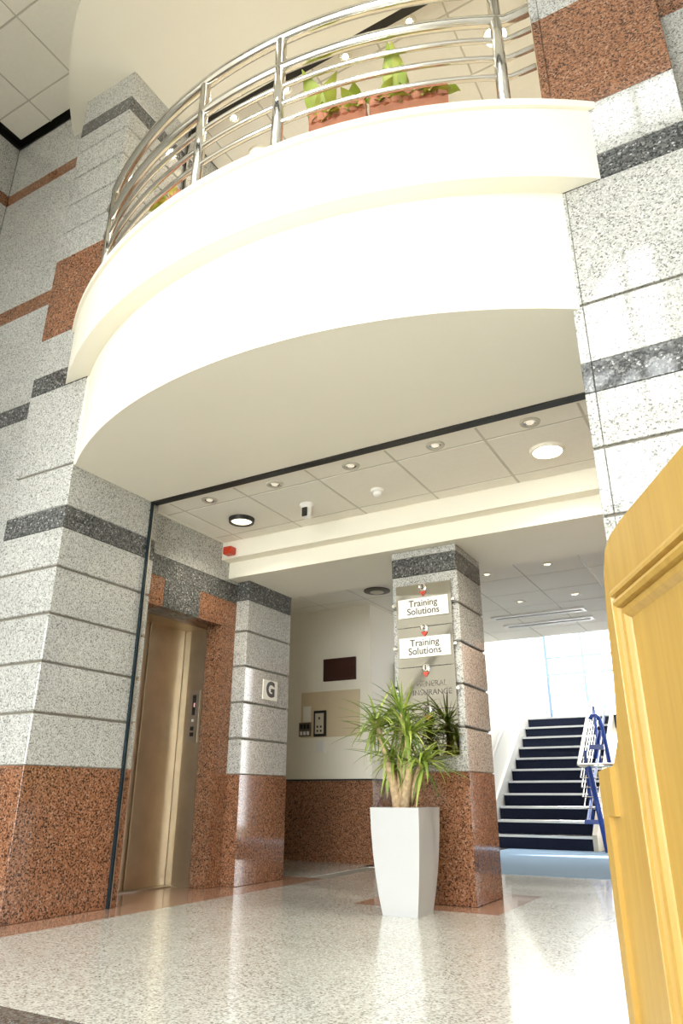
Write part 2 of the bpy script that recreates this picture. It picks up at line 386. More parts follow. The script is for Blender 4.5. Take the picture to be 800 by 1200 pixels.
# ---- suspended ceilings: individual tiles and grid bars
def tiled(parent, xl, yl, z, holes=()):
    for i in range(len(xl)-1):
        for j in range(len(yl)-1):
            box('ceiling_tile', xl[i]+.012, xl[i+1]-.012, yl[j]+.012, yl[j+1]-.012, z, z+.03, TILE, parent, bev=.004)
    for x in xl[1:-1]: box('grid_bar', x-.017, x+.017, yl[0], yl[-1], z+.004, z+.03, GRID, parent)
    for y in yl[1:-1]: box('grid_bar', xl[0], xl[-1], y-.014, y+.014, z+.0045, z+.03, GRID, parent)
gx = [-5.88, -5.58, -4.635, -3.69, -2.75, -1.80, -.86, .28]
tiled(lob, gx, [5.66, 5.965, 6.90, 7.2], 4.2)
tiled(lob, [-8.4, -7.46, -6.52, -5.58, -4.635, -3.69, -2.75, -1.80, -.86, .28], [8.5, 8.78, 9.72, 10.66, 11.6, 12.54, 13.48, 14.42, 15.2], 4.2)
box('edge_trim', -5.90, -5.862, 5.66, 7.1, 4.192, 4.23, TILE, lob)
# downstand beam with a stepped front
bm_ = struct(box('beam', -5.90, .3, 7.27, 8.53, 3.735, 4.198, PAINT), 'cream stepped downstand beam crossing the lobby ceiling', 'beam')
box('beam_step', -5.90, .3, 7.10, 7.27, 3.955, 4.197, PAINT, bm_)

# ---- lobby shell
wb = struct(box('wall_white', -9.0, -5.67, 11.0, 15.2, 0, 4.2, PAINT), 'cream wall with a granite dado at the end of the lift passage', 'wall')
box('dado_panel', -9.0, -5.665, 10.975, 10.999, 0, 1.235, BROWN, wb)
box('dado_cap', -9.0, -5.66, 10.965, 10.999, 1.236, 1.262, BLACK, wb)
box('dado_panel', -5.669, -5.645, 10.975, 11.95, 0, 1.235, BROWN, wb)
box('dado_cap', -5.669, -5.635, 10.97, 11.95, 1.236, 1.262, BLACK, wb)
box('passage_slab', -9.1, -6.51, 8.4, 11.2, 4.26, 4.6, JOINT, lob)
struct(box('wall_passage', -9.1, -8.9, 8.0, 11.0, 0, 4.25, WPAINT), 'end wall of the lift passage', 'wall')
struct(box('wall_shaft', -9.1, -6.57, 5.3, 8.5, 0, 4.25, PAINT), 'plain wall of the lift shaft', 'wall')
struct(box('wall_lobby_right', .34, .5, 5.58, 15.3, 0, 4.25, BROWN), 'brown granite wall on the far side of the lobby', 'wall')
# stair hall
struct(box('wall_stair_left', -5.8, -5.38, 15.2, 22.0, 0, 7.6, WPAINT), 'bright white wall beside the stairs', 'wall')
struct(box('wall_stair_right', -2.25, -2.0, 16.2, 22.0, 0, 7.6, WPAINT), 'pale wall on the far side of the stairs', 'wall')
struct(box('wall_stair_front', -2.25, .5, 15.9, 16.2, 0, 7.6, BROWN), 'brown granite wall behind the stair balustrade', 'wall')
struct(box('wall_stair_over', -5.8, .5, 15.2, 15.32, 4.2, 7.6, WPAINT), 'wall over the stair opening', 'wall')
cs = struct(box('ceiling_stair', -5.8, .5, 15.2, 16.4, 7.6, 7.8, WPAINT), 'white ceiling with a rooflight added to brighten the stairs', 'ceiling')  # its glass opening is added, out of view, to brighten the stair hall
box('added_rooflight_pane', -5.38, -2.2, 16.42, 22.0, 7.68, 7.70, GLASS, cs)
for y in (16.4, 18.2, 20.1, 21.95): box('added_rooflight_bar', -5.8, -2.0, y, y+.06, 7.6, 7.8, WPAINT, cs)
struct(box('floor_landing', -5.38, -2.25, 19.4, 22.1, 2.6, 2.93, NAVY), 'stair landing under the windows', 'landing')
win = empty('window_1', (-3.8, 22, 2.95)); struct(win, 'tall blue framed window over the stair landing', 'window')
mx_ = [-5.38, -5.28, -4.2, -3.15, -2.25]
for x in mx_[1:]: box('mullion', x-.035, x+.035, 21.95, 22.05, 2.95, 7.6, BLUEFR, win)
for z in (2.98, 4.42, 4.92): box('transom', -5.38, -2.25, 21.96, 22.04, z-.03, z+.03, BLUEFR, win)
zz = [2.98, 4.42, 4.92, 7.6]
for i in range(1, 4):
    for j in range(3): box('pane', mx_[i]+.035, mx_[i+1]-.035, 21.995, 22.005, zz[j]+.03, zz[j+1]-.03, GLASS, win)
box('reveal', -5.38, -5.31, 21.9, 22.1, 2.95, 7.6, WPAINT, win)

# ---- upper floor shell
UZ = 10.27
uc = struct(box('ceiling_upper', -6.2, .52, 5.36, 12.4, UZ+.06, UZ+.3, JOINT), 'tiled ceiling of the upper floor seen through the railing', 'ceiling')
tiled(uc, [-5.88, -5.58, -4.635, -3.69, -2.75, -1.80, -.86, .28], [5.5, 5.85, 6.79, 7.73, 8.67, 9.61, 10.55, 11.5, 12.2], UZ)
tr2 = struct(box('trim_2', LX1, RX0, 5.38, 5.50, 10.07, UZ+.06, BLACK), 'black sliding door track over the upper floor', 'door track')
uw = struct(box('wall_upper_left', -6.2, -5.9, 5.58, 12.2, 6, UZ+.05, JOINT), 'coursed stone wall of the upper floor behind the railing', 'wall')
for i, (a, b) in enumerate([(6.0, 7.215), (7.215, 7.67), (7.67, 8.13), (8.13, 8.59), (8.59, 9.05), (9.05, 9.36), (9.36, 9.6), (9.6, UZ)]):
    m = BROWN if i == 0 else DARK if i == 6 else GREY
    for k in range(4): box('stone_block', -5.95, -5.88, 5.585+k*1.65, 5.585+(k+1)*1.65-.02, a+.01, b-.01, m, uw)
struct(box('wall_upper_back', -6.2, .5, 12.2, 12.4, 6, UZ+.3, WPAINT), 'plain back wall of the upper floor', 'wall')
struct(box('wall_upper_right', .34, .5, 5.58, 12.3, 6, UZ+.3, WPAINT), 'plain wall closing the upper floor', 'wall')
# upper bowed soffit, concentric with the balcony
SC_, SR = (-3.1, 8.13), 5.4
sa = arc(SC_, SR, 4.65, 64)
sf = struct(prism('ceiling_soffit', [(x, y, 10.06) for x, y in sa]+[(RX0+.9, 5.38, 10.06), (LX1-.9, 5.38, 10.06)], (0, 0, .595), PAINT), 'smooth bowed cream soffit over the balcony', 'ceiling')

# ---- atrium shell
def banded(parent, ax, face, a0, a1, n, th=.05):
    zs = [0, 1.25, 3.1, 5.25, 5.485, 6.965, 7.2, 9.365, 9.575, 10.54]
    ms = [BROWN, GREY, GREY, DARK, GREY, BROWN, GREY, BROWN, GREY]
    for i, m in enumerate(ms):
        for k in range(n):
            p0 = a0+(a1-a0)*k/n; p1 = a0+(a1-a0)*(k+1)/n
            if ax == 'y': box('wall_slab', p0+.002, p1-.002, face, face+th, zs[i]+.002, zs[i+1]-.002, m, parent)
            else: box('wall_slab', face-th, face, p0+.002, p1-.002, zs[i]+.002, zs[i+1]-.002, m, parent)
w1 = struct(box('wall_rear_left', -8.7, LX0, 4.72, 5.3, 0, 10.95, BLACK), 'grey stone wall with thin brown bands left of the tall pillar', 'wall')  # black backing above the slabs paints in the shadow gap under the ceiling
banded(w1, 'y', 4.66, -8.58, LX0-.002, 1)
w2 = struct(box('wall_rear_right', RX1, 5.2, 4.72, 5.3, 0, 10.95, BLACK), 'grey stone wall beyond the tall pillar at the right', 'wall')
banded(w2, 'y', 4.66, RX1+.002, 5.2, 4)
w3 = struct(box('wall_left', -8.9, -8.64, -3.2, 4.72, 0, 10.95, BLACK), 'stone side wall at the far left', 'wall')
banded(w3, 'x', -8.58, -3.0, 4.655, 4)
struct(box('wall_right', 5.2, 5.4, -3.2, 4.7, 0, 10.95, WPAINT), 'side wall of the entrance hall', 'wall')
ac = struct(box('ceiling_atrium', -8.9, 5.4, 2.0, 5.3, 10.72, 10.95, BLACK), 'square tiled ceiling high over the entrance hall', 'ceiling')
for a, b, c, d in ((-8.9, 5.4, -3.2, -2.6), (-8.9, -6.5, -2.6, 2.0), (4.5, 5.4, -2.6, 2.0), (-6.5, 4.5, 0.2, 2.0)): box('ceiling_deck', a, b, c, d, 10.72, 10.95, WPAINT, ac)
AP = .905
tiled(ac, [-8.5]+[-7.8+AP*i for i in range(-0, 15)], [2.0]+[3.29-AP*i for i in range(1, -1, -1)]+[4.195, 4.60], 10.655)
rlt = empty('added_rooflight', (-1.5, -.3, 10.8)); struct(rlt, 'rooflight added over the entrance hall to brighten the floor', 'window')  # unseen opening, added so more sky light falls on the hall floor
for i in range(5):
    x0 = -6.5+i*2.2; box('pane', x0+.04, x0+2.16, -2.6, 0.2, 10.85, 10.87, GLASS, rlt); box('glazing_bar', x0-.04, x0+.04, -2.6, 0.2, 10.72, 10.95, WPAINT, rlt)
box('glazing_bar', 4.46, 4.54, -2.6, 0.2, 10.72, 10.95, WPAINT, rlt)
# front wall with the entrance glazing, the added high glazing and one tall window
fw = empty('wall_front', (-2, -3, 0)); struct(fw, 'entrance wall with its glazing', 'wall')
for a, b, c, d in [(-8.9, -6.2, 0, 5.4), (-6.2, 0.8, 4.6, 5.4), (0.8, 5.4, 0, 5.4), (-8.9, -6.0, 5.4, 10.72), (-1.85, -1.62, 5.4, 10.72), (-.13, 5.4, 5.4, 10.72), (-1.62, -.13, 10.55, 10.72), (-6.0, -1.85, 5.4, 5.6), (-6.0, -1.85, 7.0, 10.72)]:
    box('wall_panel', a, b, -3.15, -3.0, c, d, WPAINT, fw)
wf = empty('window_2', (-2, -3.1, 0)); struct(wf, 'entrance glazing with slim mullions', 'window')
for i in range(6): box('mullion', -6.2+i*1.4-.03, -6.2+i*1.4+.03, -3.14, -3.02, 0, 4.6, BLUEFR, wf)
for i in range(5): box('pane', -6.2+i*1.4+.03, -6.2+(i+1)*1.4-.03, -3.09, -3.08, .02, 4.59, GLASS, wf)
wu = empty('window_3', (-.9, -3.1, 5.4)); struct(wu, 'tall window over the entrance, mirrored in the polished pillar', 'window')
box('mullion', -.72, -.56, -3.14, -3.02, 5.4, 10.55, DARKFR, wu)
for a, b in ((-1.62, -.72), (-.56, -.13)):
    box('transom', a, b, -3.14, -3.02, 8.15, 8.35, DARKFR, wu)
    box('transom', a, b, -3.14, -3.02, 5.4, 5.56, DARKFR, wu)
    for c, d in ((5.56, 8.15), (8.35, 10.55)): box('pane', a+.002, b-.002, -3.09, -3.08, c, d, GLASS, wu)
prism('brace', [(-1.62, -3.13, 7.35), (-1.62, -3.13, 7.6), (-.72, -3.13, 8.36), (-.72, -3.13, 8.10)], (0, .08, 0), DARKFR, wu)
for wn, x0, x1 in (('added_window', -6.0, -1.85),):
    wq = empty(wn, ((x0+x1)/2, -3.1, 5.6)); struct(wq, 'high glazing added over the entrance for more light', 'window')  # unseen panes added to let more sky light into the hall
    n = 3
    for i in range(n+1):
        x = x0+(x1-x0)*i/n; box('mullion', x-.03, x+.03, -3.14, -3.02, 5.6, 7.0, BLUEFR, wq)
        if i < n: box('pane', x+.03, x+(x1-x0)/n-.03, -3.09, -3.08, 5.61, 6.99, GLASS, wq)
prism('sloping_head', [(-1.62, -3.13, 9.3), (-1.62, -3.13, 10.55), (-.72, -3.13, 10.55)], (0, .08, 0), DARKFR, wu)
struct(box('ground', -30, 30, -40, -3.2, -.3, -.02, PAVE), 'paving outside the entrance', 'paving')
struct(box('added_canopy', -14, 5, -4.2, -3.16, 7.1, 7.3, WPAINT), 'unseen canopy added outside the entrance to block sun', 'canopy')  # unseen, added to keep direct sun out of the entrance glazing

# ================================================================== THINGS
# ---- balcony railing
rl = empty('balcony_railing', (-3.1, 3.6, 6.02), label='curved stainless steel balcony railing with five rails', cat='railing')
RR = 4.87
def onarc(t, R=RR): return (FC[0]+R*math.sin(t), FC[1]-R*math.cos(t))
angs = [math.asin((x-FC[0])/RR) for x in (-5.43, -3.63, -2.72, -.865)]
for t in angs:
    x, y = onarc(t); po = tube('post', [(x, y, 6.0), (x, y, 7.56)], .052, CHROME, rl, 14)
    tube('post_flange', [(x, y, 6.0), (x, y, 6.05)], .10, CHROME, po, 16)
def rail(name, z, r):
    pts = []
    n = 60
    a0, a1 = angs[0], angs[-1]
    pts.append((LX1-.02, YF-.01, z)); pts.append((-5.56, 4.275, z))
    for i in range(n+1):
        pts.append(onarc(a0+(a1-a0)*i/n)+(z,))
    pts.append((-.80, 4.205, z)); pts.append((-.59, 4.215, z))
    return tube(name, pts, r, CHROME, rl, 10)
rail('handrail', 7.60, .058); rail('upper_rail', 7.19, .052)
for z in (6.95, 6.725, 6.50): rail('thin_rail', z, .026)

# ---- plants: leaves are single meshes shared between copies
def leafmesh(name, L, W, droop, seg, mat, fold=.25, tip=1.0, lift=0.6):
    vs, fs = [], []
    p = Vector((0, 0, 0)); a = lift
    for i in range(seg+1):
        t = i/seg
        wd = W*(math.sin(math.pi*min(1, .12+t*.88))**tip if tip != 1 else (1-t)**.7*(.55+1.2*t if t < .4 else 1.03))
        wd = max(wd, W*.03)
        vs += [p+Vector((0, -wd/2, wd*fold)), p, p+Vector((0, wd/2, wd*fold))]
        if i:
            b = 3*(i-1); fs += [[b, b+1, b+4, b+3], [b+1, b+2, b+5, b+4]]
        p = p+Vector((math.cos(a), 0, math.sin(a)))*(L/seg); a -= droop/seg
    me = bpy.data.meshes.new(name); me.from_pydata([v*U for v in vs], [], fs); me.materials.append(mat)
    for q in me.polygons: q.use_smooth = True
    return me
pt = empty('potted_plant', (-3.09, 6.68, 0), label='spiky dragon tree in a tall tapered white square pot', cat='plant')
def ringsq(cx, cy, h, z): return [(cx-h, cy-h, z), (cx+h, cy-h, z), (cx+h, cy+h, z), (cx-h, cy+h, z)]
prof = [(.172, 0), (.196, .15), (.216, .32), (.232, .5), (.244, .7), (.25, .9), (.232, .9), (.226, .82)]
vs_, fs_ = [], []
for i, (h, z) in enumerate(prof):
    vs_ += ringsq(-3.09, 6.68, h, z)
    if i:
        for j in range(4): fs_.append([(i-1)*4+j, (i-1)*4+(j+1) % 4, i*4+(j+1) % 4, i*4+j])
fs_.append([3, 2, 1, 0])
mesh('pot', vs_, fs_, POTW, pt)
box('soil', -3.09-.226, -3.09+.226, 6.68-.226, 6.68+.226, .80, .85, SOIL, pt)
def stem(pts, r0, r1): return tube('stem', pts, r0, BARK, pt, 9, r_end=r1)
stem([(-3.14, 6.68, .82), (-3.17, 6.67, 1.0), (-3.22, 6.66, 1.20), (-3.28, 6.66, 1.42), (-3.38, 6.66, 1.70)], .066, .022)
stem([(-3.12, 6.70, .82), (-3.12, 6.69, 1.05), (-3.12, 6.69, 1.3), (-3.11, 6.70, 1.55), (-3.11, 6.70, 1.80)], .058, .024)
stem([(-3.09, 6.66, .82), (-3.05, 6.64, 1.05), (-3.01, 6.62, 1.22), (-3.02, 6.62, 1.42), (-3.02, 6.62, 1.60)], .055, .022)
stem([(-3.05, 6.70, .93), (-2.98, 6.68, 1.08), (-2.93, 6.66, 1.22), (-2.88, 6.66, 1.33)], .04, .02)
stem([(-3.20, 6.72, 1.1), (-3.23, 6.74, 1.25), (-3.25, 6.75, 1.40)], .036, .02)
LV = [leafmesh('leaf', L, W, dr_, 7, LEAF, lift=li) for L, W, dr_, li in
      [(.44, .036, .3, 1.45), (.48, .038, .5, 1.2), (.46, .040, .7, .95), (.50, .042, .7, .75), (.46, .042, .8, .55), (.52, .044, 1.0, .45), (.48, .046, 1.2, .3),
       (.46, .044, 1.3, .1), (.42, .044, 1.2, -.2), (.40, .042, .9, -.6), (.40, .04, .6, -1.0), (.50, .04, .3, .5), (.52, .04, .3, .2), (.48, .042, .5, -.1)]]
rng = random.Random(5)
for (x, y, z, n, lo, hi) in [(-3.11, 6.70, 1.80, 62, 0, 14), (-3.38, 6.66, 1.70, 54, 1, 14), (-3.02, 6.62, 1.60, 62, 2, 14), (-2.88, 6.66, 1.36, 60, 4, 14), (-3.25, 6.75, 1.42, 50, 4, 14)]:
    for i in range(n):
        k = rng.randrange(lo, hi)
        o = link('leaf', LV[k], Vector((x, y, z+rng.uniform(-.13, .03)))*U, pt)
        o.rotation_euler = (rng.uniform(-.2, .2), rng.uniform(-.2, .2), i*2.399+rng.uniform(-.3, .3))
        s_ = rng.uniform(.75, 1.1); o.scale = (s_, s_, s_)
# balcony troughs
BL = [leafmesh('leaf', random.uniform(.22, .36), random.uniform(.12, .17), d, 6, LEAF2, fold=.15, tip=1.3, lift=l) for d, l in [(.5, 1.4), (.8, 1.25), (1.4, 1.0), (2.0, .8), (2.2, .5), (1.8, .25)]]
def trough(x0, x1, label, nleaf, tallat=None, seed=1, rr=(4.52, 4.70)):
    t0, t1 = math.asin((x0-FC[0])/4.6), math.asin((x1-FC[0])/4.6)
    n = 10; out = []; tm = (t0+t1)/2; c = onarc(tm, 4.6)
    r = empty('planter_trough', (c[0], c[1], 6.0), label=label, cat='planter', group='planters on the balcony')
    pl = [onarc(t0+(t1-t0)*i/n, rr[1]) for i in range(n+1)]+[onarc(t1-(t1-t0)*i/n, rr[0]) for i in range(n+1)]
    prism('trough', [(x, y, 6.0) for x, y in pl], (0, 0, .60), TERRA, r)
    # scalloped rim: small tilted lobes along the outer edge
    m = 7
    for i in range(m):
        ta = t0+(t1-t0)*i/m; tb = t0+(t1-t0)*(i+1)/m; tc = (ta+tb)/2
        a, b, d = onarc(ta, rr[1]+.004), onarc(tb, rr[1]+.004), onarc(tc, rr[1]+.03)
        prism('rim_scallop', [a+(6.57,), d+(6.55,), b+(6.57,), b+(6.65,), d+(6.68,), a+(6.65,)], (-math.sin(tc)*.03, math.cos(tc)*.03, 0), TERRA, r)
    rg = random.Random(seed)
    for i in range(nleaf):
        t = rg.uniform(t0+.01, t1-.01); x, y = onarc(t, rg.uniform(rr[0]+.06, rr[1]-.02)); big = tallat is not None and i < 4
        if big: t = t0+(t1-t0)*tallat; x, y = onarc(t, 4.62)
        o = link('leaf', BL[rg.randrange(0, 2) if big else rg.randrange(2, 6)], Vector((x, y, 6.60))*U, r)
        o.rotation_euler = (0, 0, rg.uniform(0, 6.28) if big or i % 3 == 0 else math.atan2(-math.cos(t), math.sin(t))+rg.uniform(-.8, .8)); s = rg.uniform(1.45, 1.75) if big else rg.uniform(.5, .95); o.scale = (s, s, s)
trough(-2.53, -2.02, 'terracotta balcony trough with low yellow green leaves, further from the right pillar', 36, .15, 3)
trough(-1.99, -1.36, 'terracotta balcony trough with one tall leafy shoot, nearer the right pillar', 40, .35, 4)
trough(-4.45, -4.05, 'small balcony trough near the left pillar with green leaves', 16, None, 5)

# ---- directory sign on the centre column
dr = empty('directory_sign', (-3.09, 7.36, 1.39), label='mirrored four panel floor directory fixed to the stone column', cat='sign')
seams = [3.29, 2.785, 2.335, 1.875, 1.39]
DX0, DX1, DY = -3.43, -2.75, 7.335
lab = ['3', '2', '1', 'G']
for i in range(4):
    p = box('mirror_panel', DX0, DX1, DY, DY+.012, seams[i+1]+.006, seams[i]-.002, MIRROR, dr)
    zc = seams[i]-.045 if i == 0 else seams[i]-.012
    bd = lathe('floor_badge', [(0, 0), (.046, 0), (.046, .012), (.036, .016), (0, .016)], (-3.09, DY, zc), '-y', CHROME, dr, 20)
    text('badge_number', lab[i], (-3.09, DY-.018, zc), .075, INK, bd, bold=.002)
    prism('badge_arrow', [(-3.13, DY-.002, zc-.05), (-3.05, DY-.002, zc-.05), (-3.09, DY-.002, zc-.105)], (0, -.012, 0), RED, dr)
for z0, z1 in ((2.90, 3.12), (2.442, 2.668)):
    pl = box('name_plate', -3.40, -2.785, DY-.014, DY-.001, z0, z1, PLATE, dr)
    text('lettering', 'Training\nSolutions', (-3.09, DY-.0155, (z0+z1)/2), .108, INK, pl, spacing=.86, bold=.001)
text('lettering', 'GENERAL\nINSURANCE', (-3.03, DY-.002, 2.10), .085, GHOST, dr, spacing=1.1)
for x in (DX0-.03, DX1+.03):
    for z in (3.06, 2.56, 2.08, 1.60):
        so = lathe('standoff', [(0, 0), (.018, 0), (.018, .07), (0, .07)], (x, 7.38, z), '-y', CHROME, dr, 12)
        box('standoff_clip', min(x, x+(.03 if x < -3 else -.03)), max(x, x+(.03 if x < -3 else -.03)), DY-.004, DY+.008, z-.012, z+.012, CHROME, so)

# ---- letter G sign
gs = box('letter_sign', -5.70, -5.685, 7.885, 8.215, 2.20, 2.46, PLATE, None, label='white square plate with a black letter G on short pillar', cat='sign')
text('lettering', 'G', (-5.683, 8.05, 2.33), .27, INK, gs, rot=(90, 0, 90), bold=.012)

# ---- things on the passage wall
sb = box('wall_board', -6.60, -5.95, 10.955, 10.998, 2.89, 3.28, SIGNBR, None, label='dark brown wooden board high on the cream passage wall', cat='board')
box('board_face', -6.57, -5.98, 10.948, 10.955, 2.92, 3.25, SIGNBR, sb)
tp = box('wall_panel_tan', -7.07, -5.88, 10.985, 10.9985, 1.945, 2.72, TANP, None, label='plain tan rectangular panel on the passage wall under the brown board', cat='panel')
sw = box('switch_plate', -7.09, -6.85, 10.955, 10.984, 1.965, 2.20, GHOST, None, label='three gang switch plate on the passage wall', cat='switch')
for i in range(3):
    box('rocker', -7.06+i*.07, -7.015+i*.07, 10.945, 10.955, 1.99, 2.05, WHITEP, sw); box('key_switch', -7.06+i*.07, -7.015+i*.07, 10.948, 10.955, 2.09, 2.17, BLACK, sw)
ip = box('entry_keypad', -6.78, -6.54, 10.945, 10.984, 1.955, 2.39, BLACK, None, label='black framed keypad panel beside the switch plate', cat='control panel')
kp = box('face_plate', -6.745, -6.575, 10.938, 10.945, 2.00, 2.345, CREAMP, ip)
for i in range(2):
    for j in range(2): box('keypad_button', -6.71+i*.07, -6.68+i*.07, 10.932, 10.938, 2.03+j*.07, 2.065+j*.07, BLACK, kp)
box('indicator', -6.675, -6.645, 10.932, 10.938, 2.24, 2.28, BLACK, kp)
box('notice_sheet', -7.02, -6.86, 10.975, 10.984, 2.21, 2.48, PLATE, None, label='small paper notice above the switch plate', cat='notice')
so_ = box('socket_box', -6.72, -6.57, 10.95, 10.998, 1.70, 1.88, WHITEP, None, label='white outlet box below the keypad panel', cat='outlet')
box('outlet_face', -6.70, -6.59, 10.945, 10.95, 1.72, 1.86, WHITEP, so_)
# steel edged door on the passage side wall
dg = empty('door_1', (-5.62, 12.1, 0)); struct(dg, 'steel edged door behind the stone column', 'door')
box('door_edge', -5.655, -5.60, 11.96, 12.0, 0, 3.3, BLACK, dg)
box('door_stile', -5.65, -5.58, 12.0, 12.12, 0, 3.3, CHROME, dg)
box('door_leaf', -5.65, -5.62, 12.12, 13.5, 0, 3.3, WPAINT, dg)

# ---- glass channel on the left pillar
gc = empty('glass_partition', (-5.66, 5.5, 0), label='dark edged upright glass partition channel on the left pillar', cat='partition')
box('channel', -5.688, -5.662, 5.524, 5.54, 0, 4.165, STEEL, gc)
box('glass_edge', -5.688, -5.655, 5.50, 5.523, 0, 4.165, GLASSG, gc)
gu = empty('glass_partition', (-5.66, 5.4, 6), label='dark edged glass channel on the upper floor beside the left pillar', cat='partition')
box('channel', -5.688, -5.665, 5.40, 5.46, 6.0, 10.06, STEEL, gu)
box('glass_edge', -5.664, -5.635, 5.40, 5.43, 6.0, 10.06, BLACK, gu)

# ---- ceiling fittings
def spot(x, y, z, energy, col=(1, .85, .62), size=100, blend=.6):
    d = bpy.data.lights.new('downlight_beam', 'SPOT'); d.energy = energy; d.color = col; d.spot_size = math.radians(size); d.spot_blend = blend; d.shadow_soft_size = .04
    o = bpy.data.objects.new('downlight_beam', d); COL.objects.link(o); o.location = (x*U, y*U, (z-.05)*U); return o
def downlight(x, y, z, lampmat, label, group, energy=0, r=.085):
    e = empty('downlight', (x, y, z), label=label, cat='downlight', group=group)
    lathe('trim_ring', [(r*.62, .0), (r*.66, -.012), (r*.95, -.012), (r, 0), (r, .006)], (x, y, z), 'z', GRID if not energy else PAINT, e, 28, caps=False)
    lathe('reflector', [(r*.42, -.004), (r*.6, -.008), (r*.62, .0)], (x, y, z), 'z', CHROME, e, 24, caps=False)
    lathe('lamp', [(0, -.010), (r*.36, -.010), (r*.4, .0)], (x, y, z), 'z', lampmat, e, 20, caps=False)
    if energy: spot(x, y, z, energy)
    return e
ordn = ['first', 'second', 'third', 'fourth', 'fifth']
for i, x in enumerate((-5.085, -4.166, -3.205, -2.26, -1.32)):
    downlight(x, 5.825, 4.2, LAMPOFF, f'{ordn[i]} small downlight from the lift along the lobby track', 'downlights along the lobby track', r=.095)
    downlight(x, 5.70, UZ, LAMPUP, f'{ordn[i]} glowing downlight from the left pillar on the upper floor', 'lit downlights of the upper floor', energy=32, r=.095)
for i, (x, y) in enumerate(((-3.24, 10.26), (-2.275, 10.2), (-3.27, 12.14), (-2.298, 12.1))):
    downlight(x, y, 4.2, LAMPDIM, energy=9, label=['downlight near the stone column before the stairs', 'downlight nearer the oak desk before the stairs', 'downlight beside the long ceiling slots, column side', 'downlight beside the long ceiling slots, desk side'][i], group='downlights before the stairs', r=.10)
def roundlight(x, y, z, ringm, lampm, label, energy, r=.15, deep=.05):
    e = empty('round_ceiling_light', (x, y, z), label=label, cat='ceiling light')
    lathe('rim', [(r*.86, -deep), (r, -deep), (r*1.04, 0), (r*1.04, .01)], (x, y, z), 'z', ringm, e, 36, caps=False)
    lathe('diffuser', [(0, -deep*.7), (r*.8, -deep*.7), (r*.87, -deep*.5)], (x, y, z), 'z', lampm, e, 36, caps=False)
    if energy: spot(x, y, z-.05, energy, (1, .9, .72), 150, .9)
roundlight(-1.325, 6.46, 4.2, PAINT, LAMPON, 'bright white round ceiling light near the right pillar', 110, .165, .03)
roundlight(-5.13, 6.50, 4.2, BLACK, LAMPDIM, 'black rimmed round ceiling light in front of the lift', 25, .155, .05)
roundlight(-1.35, 6.41, UZ, PAINT, LAMPON, 'glowing round ceiling light on the upper floor', 16, .165, .03)
roundlight(-5.13, 6.40, UZ, PAINT, LAMPDIM, 'dim round ceiling light on the upper floor by the left pillar', 0, .165, .03)
sm = empty('smoke_detector', (-3.247, 6.52, 4.2), label='white round smoke detector in the middle of the lobby ceiling', cat='smoke detector')
lathe('base', [(.075, .005), (.075, -.025), (.06, -.035)], (-3.247, 6.52, 4.2), 'z', WHITEP, sm, 24)
lathe('sensor_head', [(.05, -.03), (.045, -.07), (.02, -.085), (0, -.085)], (-3.247, 6.52, 4.2), 'z', WHITEP, sm, 20)
cc = empty('security_camera', (-4.168, 6.50, 4.2), label='small white security camera hanging from the lobby ceiling', cat='camera')
lathe('mount', [(.085, .005), (.085, -.02), (.06, -.05)], (-4.168, 6.50, 4.2), 'z', WHITEP, cc, 20)
lathe('housing', [(.06, -.045), (.066, -.10), (.06, -.16), (.03, -.18), (0, -.18)], (-4.168, 6.50, 4.2), 'z', WHITEP, cc, 20)
box('lens_window', -4.195, -4.125, 6.425, 6.445, 4.03, 4.14, BLACK, cc, bev=.006)
fa_ = box('alarm_sounder', -5.80, -5.66, 6.98, 7.10, 3.985, 4.09, RED, None, bev=.012, label='red fire alarm sounder at the end of the cream beam', cat='alarm')
lathe('sounder_lens', [(.035, 0), (.03, .02), (0, .025)], (-5.73, 6.98, 4.04), '-y', RED, fa_, 16)
vt = empty('round_vent', (-5.15, 10.26, 4.2), label='round brown ceiling vent over the lift passage', cat='vent')
lathe('rim', [(.22, .005), (.22, -.02), (.15, -.035)], (-5.15, 10.26, 4.2), 'z', GHOST, vt, 28)
lathe('cone', [(.13, -.03), (.08, -.05), (0, -.05)], (-5.15, 10.26, 4.2), 'z', CREAMP, vt, 24)
for k, (y, l) in enumerate(((13.16, 'nearer long air slot in the ceiling before the stairs'), (13.94, 'farther long air slot in the ceiling before the stairs'))):
    e = empty('air_slot', (-3.23, y, 4.2), label=l, cat='air vent', group='air slots before the stairs')
    for a, b in ((y-.15, y-.05), (y+.05, y+.15)): box('slot_frame', -4.04, -2.42, a, b, 4.17, 4.199, WHITEP, e)
    box('slot_blade', -4.04, -2.42, y-.05, y+.05, 4.186, 4.199, BLACK if k else GHOST, e)
    for a, b in ((-4.10, -4.04), (-2.42, -2.36)): box('slot_end', a, b, y-.14, y+.14, 4.17, 4.199, WHITEP, e)

